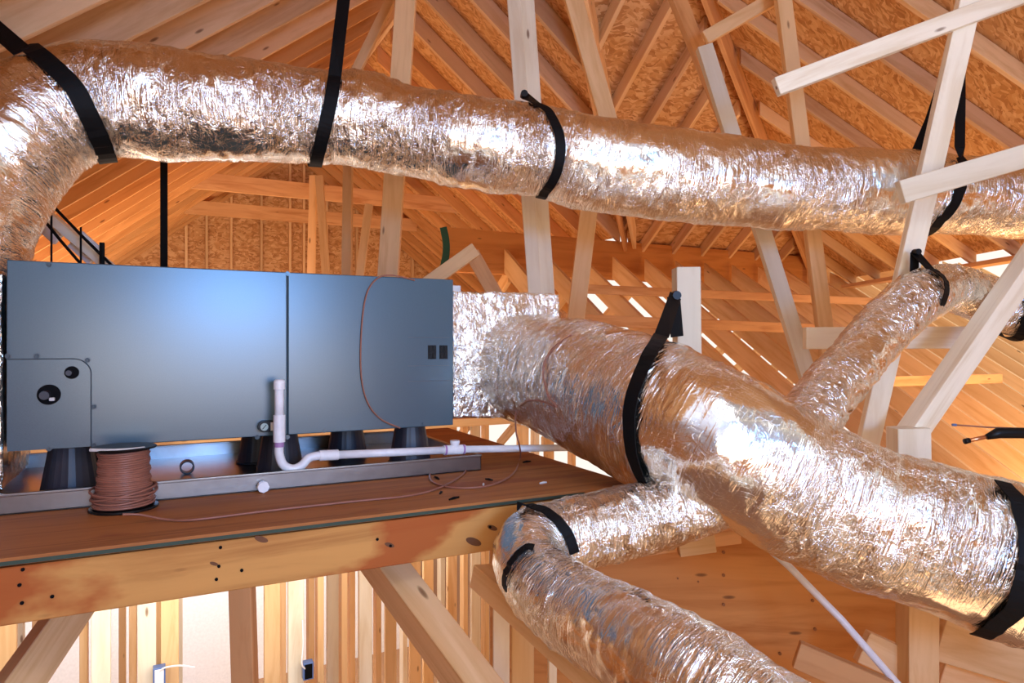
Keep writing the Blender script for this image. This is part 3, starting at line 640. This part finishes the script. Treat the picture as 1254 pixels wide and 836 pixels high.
# pressure gauge
a = d_(336, 522, YF - .02); G = empty('float_switch', a); tag(G, 'small black round gauge clipped beside the white drain pipe', 'gauge')
def gpart(name, bm, mat): o = link(name, bm, mat); o.parent = G; o.matrix_parent_inverse = Matrix.Translation(-G.location); return o
b = d_(323, 522, YF - .02); bm = bmesh.new(); cyl(bm, b + Vector((0, .018, 0)), b - Vector((0, .014, 0)), .0185, .0185, 32); box(bm, b + Vector((0, -.012, -.0185)), b + Vector((.034, .016, .0185)), .002); gpart('gauge_body', bm, BPLAS)
bm = bmesh.new(); cyl(bm, b - Vector((0, .0135, 0)), b - Vector((0, .016, 0)), .0125, .0125, 32); gpart('gauge_face', bm, plain('pale_green_dial', (.35, .45, .42), .3))
bm = bmesh.new(); m_ = b - Vector((0, .0165, 0)); tube(bm, [m_ + Vector((-.006, 0, -.007)), m_ + Vector((.006, 0, .007))], .0012, 6); gpart('needle', bm, BPLAS)
bm = bmesh.new(); box(bm, b + Vector((.020, -.014, -.014)), b + Vector((.032, -.012, .014))); gpart('gauge_label', bm, PAPER)

# ------------------------------------------------------------------ platform
ZP = -.48; PF = 1.86; PXR = 1.42
bm = bmesh.new(); box(bm, (-1.6, PF, ZP - .018), (PXR, 3.55, ZP), .001); P0 = link('platform_deck', bm, DECK); tag(P0, 'reddish-brown plywood platform deck carrying the cabinet', 'platform')
board('platform_beam', (-1.6, PF + .019, ZP - .0205 - .066), (PXR, PF + .019, ZP - .0205 - .066), .128, .038, (0, -1, 0), BEAM, 'stained platform beam with red primer patches along the front edge', 'beam')
bm = bmesh.new(); box(bm, (-1.55, PF - .0012, ZP - .017), (PXR - .2, PF + .0005, ZP - .008)); tag(link('paint_line', bm, plain('dark_green_paint', (.035, .06, .04), .7), P0), 'dark green painted edge line')
board('platform_beam', (-1.6, 3.5, ZP - .087), (PXR, 3.5, ZP - .087), .128, .038, (0, -1, 0), BEAM, 'hidden rear beam under the back edge of the platform', 'beam')
# knots / nail heads of the front beam
nb = bpy.data.objects['platform_beam']
for (px, py) in ((28, 697), (24, 716), (64, 730), (27, 738), (270, 670), (268, 693), (265, 709), (296, 698), (462, 660), (478, 668), (600, 645)):
    c = on_y(px, py, PF); b = bmesh.new(); cyl(b, c + Vector((0, .004, 0)), c - Vector((0, .003, 0)), .0045, .004, 10); o = link('nail_head', b, DARK)
    o.parent = nb; o.matrix_parent_inverse = (Matrix.Translation(nb.location) @ nb.rotation_euler.to_matrix().to_4x4()).inverted()
for (px, py, r_) in ((320, 660, .012), (477, 667, .010), (580, 663, .018), (603, 646, .012), (262, 690, .007)):
    c = on_y(px, py, PF); b = bmesh.new()
    bmesh.ops.create_circle(b, cap_ends=True, segments=20, radius=r_, matrix=Matrix.Translation(c - Vector((0, .0006, 0))) @ Matrix.Rotation(R(25), 4, 'Y') @ Matrix.Diagonal((1.5, 1, .6, 1)) @ Matrix.Rotation(R(90), 4, 'X'))
    ext = bmesh.ops.extrude_face_region(b, geom=b.faces[:]); bmesh.ops.translate(b, verts=[v for v in ext['geom'] if isinstance(v, bmesh.types.BMVert)], vec=(0, .002, 0)); bmesh.ops.recalc_face_normals(b, faces=b.faces)
    o = link('wood_knot', b, KNOT); o.parent = nb; o.matrix_parent_inverse = (Matrix.Translation(nb.location) @ nb.rotation_euler.to_matrix().to_4x4()).inverted()
# debris
for i, (px, py, L_, m_) in enumerate(((540, 604, .03, BPLAS), (556, 611, .045, DARK), (599, 588, .035, BPLAS), (645, 566, .04, DARK), (575, 574, .02, PAPER), (592, 594, .03, PAPER), (665, 592, .03, PAPER), (535, 586, .05, DARK), (318, 662, .05, DARK))):
    c = on_z(px, py, ZP) if i < 8 else None
    if c is None: continue
    a_ = random.uniform(0, 3); d = Vector((math.cos(a_), math.sin(a_), 0)) * L_ / 2; b = bmesh.new()
    tube(b, [Vector((0, 0, .0028)) - d, Vector((0, 0, .0040)), Vector((0, 0, .0028)) + d], lambda t: .0025 + .002 * math.sin(3 * t), 5)
    o = link('wood_chip' if m_ is not PAPER else 'paper_scrap', b, m_, None, False, c)
    lab = ['dark splinter nearest the platform edge by the cable', 'thin dark splinter beside the loose cable end', 'black stub upright beside the looped cable', 'dark splinter under the far drain pipe', 'pale scrap by the pan corner', 'small pale scrap right of the cable loop', 'pale scrap near the big trunk duct', 'dark debris inside the cable loop'][i]
    tag(o, lab, 'debris', 'debris on the platform')

# ---- cable spool
sp = on_z(152, 622, ZP); SP = empty('cable_spool', sp); tag(SP, 'spool of brown cable standing on the platform edge', 'spool')
H = .178
bm = bmesh.new(); lathe(bm, [(.088, 0.0), (.090, .003), (.088, .007), (.03, .010), (.028, H - .010), (.030, H - .008), (.082, H - .006), (.085, H - .003), (.082, H)], 40); link('reel', bm, BPLAS, SP)
bm = bmesh.new()
pts = []; turns = 26
for k in range(turns * 24):
    t = k / (turns * 24); z = .012 + t * (H - .026); rr_ = .0625 + .014 * (1 - t) ** 2.5 + .002 * math.sin(t * 40) + .0015 * random.random(); a_ = 2 * math.pi * k / 24
    pts.append((rr_ * math.cos(a_), rr_ * math.sin(a_), z + .002 * math.sin(a_ + t * 9)))
tube(bm, pts, .0036, 8); link('coiled_cable', bm, WIRE, SP, True)
bm = bmesh.new(); lathe(bm, [(.059, .01), (.060, H - .012)], 32); link('cable_core', bm, WIRE, SP)
for j in range(5):                               # loose, crossing turns near the foot
    tl, rr_ = R(random.uniform(5, 11)), .077 + .002 * j; b = bmesh.new(); ph = random.uniform(0, 6)
    tube(b, [(rr_ * math.cos(a) * 1.0, rr_ * math.sin(a), .030 + .006 * j + rr_ * math.sin(tl) * math.cos(a + ph)) for a in [2 * math.pi * k / 40 for k in range(41)]], .0034, 8); link('loose_turn', b, WIRE, SP, True)
bm = bmesh.new(); tube(bm, [(-.080 + .022 * k / 1.0, -.040 - .03 * math.sin(k * .5), H + .001 - .0006 * k) for k in range(7)], .005, 6); link('label_edge', bm, PAPER, SP)
# loose cable running from the spool to the trunk duct
z_ = ZP + .0045
pl = [on_z(150, 640, z_) + UP * .022, on_z(172, 637, z_) + UP * .015] + [on_z(x, y, z_) for x, y in ((205, 636), (240, 636), (330, 625), (430, 614), (505, 606), (545, 594), (570, 577), (562, 567), (540, 566), (528, 576), (530, 590), (560, 597), (600, 594), (628, 580), (637, 560))]
def skin(x, y):
    h = TR[2][0].ray_cast(Vector((0, 0, 0)), at(x, y, 1).normalized())[0]; return h - h.normalized() * .005
pl += [at(636, 545, 2.44), at(632, 528, 2.45)] + [skin(x, y) for x, y in ((632, 505), (640, 494), (652, 490), (666, 492), (681, 498), (672, 486), (667, 470), (665, 452), (670, 436), (682, 422), (700, 410))]
bm = bmesh.new(); tube(bm, [Vector(p) for p in cr([tuple(p) for p in pl], 8)], .0032, 8); o = link('loose_cable', bm, WIRE, None, True); tag(o, 'thin brown cable trailing from the spool across the platform to the big duct', 'cable')

# ------------------------------------------------------------------ lower storey seen under and beside the platform
def tagS(o): return tag(o, kind='structure')
ZF = -3.45
bm = bmesh.new(); box(bm, (-6, -2, ZF - .1), (13, 12.5, ZF)); tagS(link('floor', bm, CONC))
bm = bmesh.new(); box(bm, (-2.8, 7.4, ZF), (2.6, 7.45, -.85)); tagS(link('wall_lower_back', bm, WHITE))
# stud walls: (px at y=760, Y, wide?)
studs = [(8, 4.3, 1), (25, 5.2, 0), (45, 5.2, 0), (103, 4.5, 0), (124, 4.2, 1), (150, 5.0, 0), (163, 4.4, 0), (180, 4.2, 1), (194, 4.25, 1), (208, 4.2, 1), (219, 4.4, 0), (333, 4.2, 1), (345, 4.3, 0), (362, 4.2, 1), (380, 4.6, 0), (391, 4.3, 0), (408, 4.8, 1), (420, 4.5, 0), (430, 4.9, 0), (447, 4.6, 1), (462, 5.0, 0), (478, 5.2, 1), (494, 5.4, 0), (508, 5.2, 1), (524, 5.5, 1), (540, 5.3, 0), (553, 5.6, 1), (568, 5.4, 0), (582, 5.6, 1), (594, 5.4, 0), (640, 4.6, 1), (655, 5.0, 0), (672, 5.2, 1), (700, 5.4, 0)]
for i, (px, Y, wd) in enumerate(studs):
    p = on_y(px, 760, Y)
    board('wall_stud', (p.x, Y, ZF), (p.x, Y, -.64), .089 if wd else .038, .038 if wd else .089, (0, -1, 0), (STUD, PALE)[i % 3 == 1], '%s wall stud from the left of the lower storey' % ('leftmost' if i == 0 else (ORD[i] if i < len(ORD) else 'number %d' % (i + 1))), 'stud', 'studs of the lower storey')
board('top_plate', (-2.2, 4.9, -.60), (3.3, 4.9, -.60), .5, .06, UP, STUD, 'top plate over the lower storey studs behind the platform', 'plate')
# diagonal braces below the platform
web('brace', (95, 735, 1.95), (-20, 900, 1.6), .09, .09, STUD, 'thick amber brace slanting down left under the platform beam', face=CF + Vector((-.6, 0, .2)))
web('brace', (296, 700, 2.3), (302, 900, 2.3), .075, .05, AMBER, 'narrow upright brace under the middle of the platform beam')
web('brace', (455, 672, 2.2), (610, 880, 1.75), .09, .12, STUD, 'thick pale brace slanting down right under the platform beam', face=CF + Vector((.5, 0, .6)))
# outlet boxes
def outlet(px, py, Y, label):
    p = on_y(px, py, Y); t = empty('outlet_box', p); tag(t, label, 'outlet box', 'outlet boxes on the lower studs')
    bm = bmesh.new(); box(bm, (-.03, -.02, -.05), (.03, .03, .05), .003); link('box_shell', bm, BLUE, t)
    bm = bmesh.new(); box(bm, (-.022, -.024, -.042), (.022, -.018, .042), .002); link('box_opening', bm, PVC if px < 300 else DARK, t)
    bm = bmesh.new(); tube(bm, [Vector(q) for q in cr([(.0, -.02, .03), (.03, -.03, .05), (.10, -.03, .045), (.17, -.03, .02)] if px < 300 else [(-.02, -.02, .02), (-.04, -.03, .06), (-.03, -.02, .16), (-.03, .0, .3)], 8)], .005, 6); link('box_cable', bm, PVC, t)
outlet(195, 827, 4.12, 'pale blue outlet box with white cable at lower left'); outlet(377, 820, 4.12, 'dark blue outlet box on a stud below the cabinet')

# ---- beside/below the lower branch duct: ledge, sheathed plywood wall, posts
board('ledge_beam', at(588, 704, 2.02), at(800, 890, 1.42), .07, .06, CF + Vector((-.5, 0, 0)), STUD, 'ledge beam running under the lower branch duct toward the camera', 'beam')
web('post', (614, 722, 2.1), (614, 900, 2.1), .05, .08, PALE, 'white-edged post under the left end of the ledge beam', 'post')
web('post', (640, 740, 2.15), (640, 900, 2.15), .07, .06, STUD, 'amber post beside the white-edged post', 'post')
web('post', (676, 770, 2.1), (676, 900, 2.1), .025, .08, PALE, 'slim pale post under the lower branch duct', 'post')
A = at(640, 712, 2.75); B = at(925, 650, 2.62); Cc = at(1110, 800, 2.35)
def vpanel(name, a, b, z0, z1, th, mat, **k):
    a = Vector((a.x, a.y, 0)); b = Vector((b.x, b.y, 0)); d = (b - a).normalized(); n = Vector((-d.y, d.x, 0)); L = (b - a).length
    bm = bmesh.new(); box(bm, (0, 0, 0), (L, th, z1 - z0), .001); o = link(name, bm, mat)
    M = Matrix((d, n, UP)).transposed().to_4x4(); M.translation = a + UP * z0; o.matrix_world = M; return tag(o, **k)
vpanel('plywood_panel', at(600, 700, 2.95), at(1150, 700, 2.95), -2.6, -.80, .02, PLY, label='large orange plywood panel between the two lower ducts', cat='panel')
for j, (px, py) in enumerate(((886, 676), (886, 704), (886, 740), (998, 770), (995, 735), (955, 800), (830, 708), (855, 712))):
    c = at(px, py, 2.948); b = bmesh.new(); cyl(b, c - FWD * .003, c + FWD * .002, .007 if j < 6 else .004, None, 12)
    o = link('knot_plug', b, plain('plug_brown', (.30, .11, .03), .6)); pw = bpy.data.objects['plywood_panel']; o.parent = pw; o.matrix_parent_inverse = pw.matrix_world.inverted() if pw.matrix_world != Matrix.Identity(4) else Matrix.Identity(4)
web('panel_rail', (640, 690, 2.9), (905, 655, 2.9), .06, .05, AMBER, 'dark amber rail along the top of the plywood panel', 'rail')
web('block', (830, 668, 2.75), (874, 662, 2.75), .08, .05, STUD, 'small wood block under the duct by the plywood rail', 'block')
web('post', (1123, 700, 2.5), (1123, 900, 2.5), .11, .09, STUD, 'stout amber post beneath the big trunk duct', 'post')
web('rail', (1150, 775, 2.6), (1400, 850, 2.6), .20, .04, STUD, 'wide amber board right of the stout post, upper one', 'board')
web('rail', (1150, 825, 2.7), (1400, 900, 2.7), .12, .04, STUD, 'amber board right of the stout post, lower one', 'board')
web('board', (1055, 790, 2.55), (1110, 815, 2.55), .12, .04, STUD, 'amber board joining the plywood to the stout post', 'board')
web('board', (975, 800, 2.4), (1090, 850, 2.3), .09, .05, AMBER, 'charred-edge board slanting down under the plywood panel', 'board')
bm = bmesh.new(); tube(bm, [at(*q) for q in ((905, 640, 2.55), (965, 692, 2.5), (1030, 758, 2.42), (1110, 850, 2.3))], .013, 16); tag(link('white_pipe', bm, PVC, None, True), 'long slanting white pipe in front of the plywood panel', 'pipe')

# ------------------------------------------------------------------ small things
# refrigerant stub with black sleeve + thin wire (right edge)
T5 = empty('line_set', at(1225, 533, 2.5)); tag(T5, 'capped copper tube in a black sleeve poking in from the right edge', 'pipe')
def ppart(name, bm, mat, sm=True): o = link(name, bm, mat, None, sm); o.parent = T5; o.matrix_parent_inverse = Matrix.Translation(-T5.location); return o
bm = bmesh.new(); tube(bm, [at(1183, 540, 2.5), at(1216, 533, 2.5)], .0075, 12); ppart('copper_end', bm, COPPER)
bm = bmesh.new(); cyl(bm, at(1181, 540.5, 2.5), at(1187, 539, 2.5), .010, .010); ppart('end_cap', bm, BPLAS)
bm = bmesh.new(); tube(bm, [at(*q) for q in ((1208, 535, 2.5), (1222, 530, 2.5), (1250, 530, 2.5), (1320, 535, 2.5))], lambda t: .010 + .010 * min(1, t * 4), 14); ppart('black_sleeve', bm, BPLAS)
bm = bmesh.new(); tube(bm, [at(1168, 520, 2.6), at(1210, 523, 2.6), at(1300, 526, 2.6)], .003, 8); o = link('thermostat_wire', bm, WIRE, None, True); tag(o, 'thin orange-brown wire above the sleeved copper tube', 'wire')
bm = bmesh.new(); cyl(bm, at(1166, 520, 2.6), at(1171, 520.2, 2.6), .005, .005, 8); link('wire_tip', bm, BLUE, o)
# dark-green ribbon at the end of the header beam
bm = bmesh.new(); pts = [Vector((2.33, HB - .06, z)) + Vector((.03 * math.sin(z * 9), .01 * math.cos(z * 7), 0)) for z in [1.06 - .04 * k for k in range(12)]]
ribbon(bm, pts, const(12, (0, -1, 0)), .07, .004); bmesh.ops.recalc_face_normals(bm, faces=bm.faces); tag(link('ribbon', bm, GREEN), 'dark green plastic strip hanging at the left end of the header beam', 'ribbon')
# white-painted boards + thin black straps left of the cabinet
web('cross_brace', (45, 252, 2.9), (155, 345, 2.9), .04, .04, PALE, 'pale brace leaning down behind the left end of the cabinet')
web('white_card', (48, 265, 2.95), (75, 290, 2.95), .09, .02, WHITE, 'upper white card stapled to the leaning brace', 'card', group='white cards on the leaning brace')
web('white_card', (92, 292, 2.95), (118, 315, 2.95), .09, .02, WHITE, 'lower white card stapled to the leaning brace', 'card', group='white cards on the leaning brace')
for a_, b_, r_, lb in (((48, 262, 2.8), (98, 322, 2.8), .006, 'black cord slanting down behind the left end of the cabinet'), ((60, 247, 2.8), (142, 330, 2.8), .006, 'black cord along the leaning brace at left'), ((63, 247, 2.8), (63, 325, 2.8), .004, 'left upright black cord above the cabinet'), ((99, 278, 2.8), (99, 325, 2.8), .004, 'middle upright black cord above the cabinet'), ((125, 297, 2.8), (125, 325, 2.8), .010, 'right thick black cord above the cabinet')):
    bm = bmesh.new(); tube(bm, [at(*a_), at(a_[0] * .5 + b_[0] * .5, a_[1] * .5 + b_[1] * .5 + 1, 2.8), at(*b_)], r_, 8); tag(link('cord', bm, BLACK), lb, 'cord', 'black cords left of the cabinet')
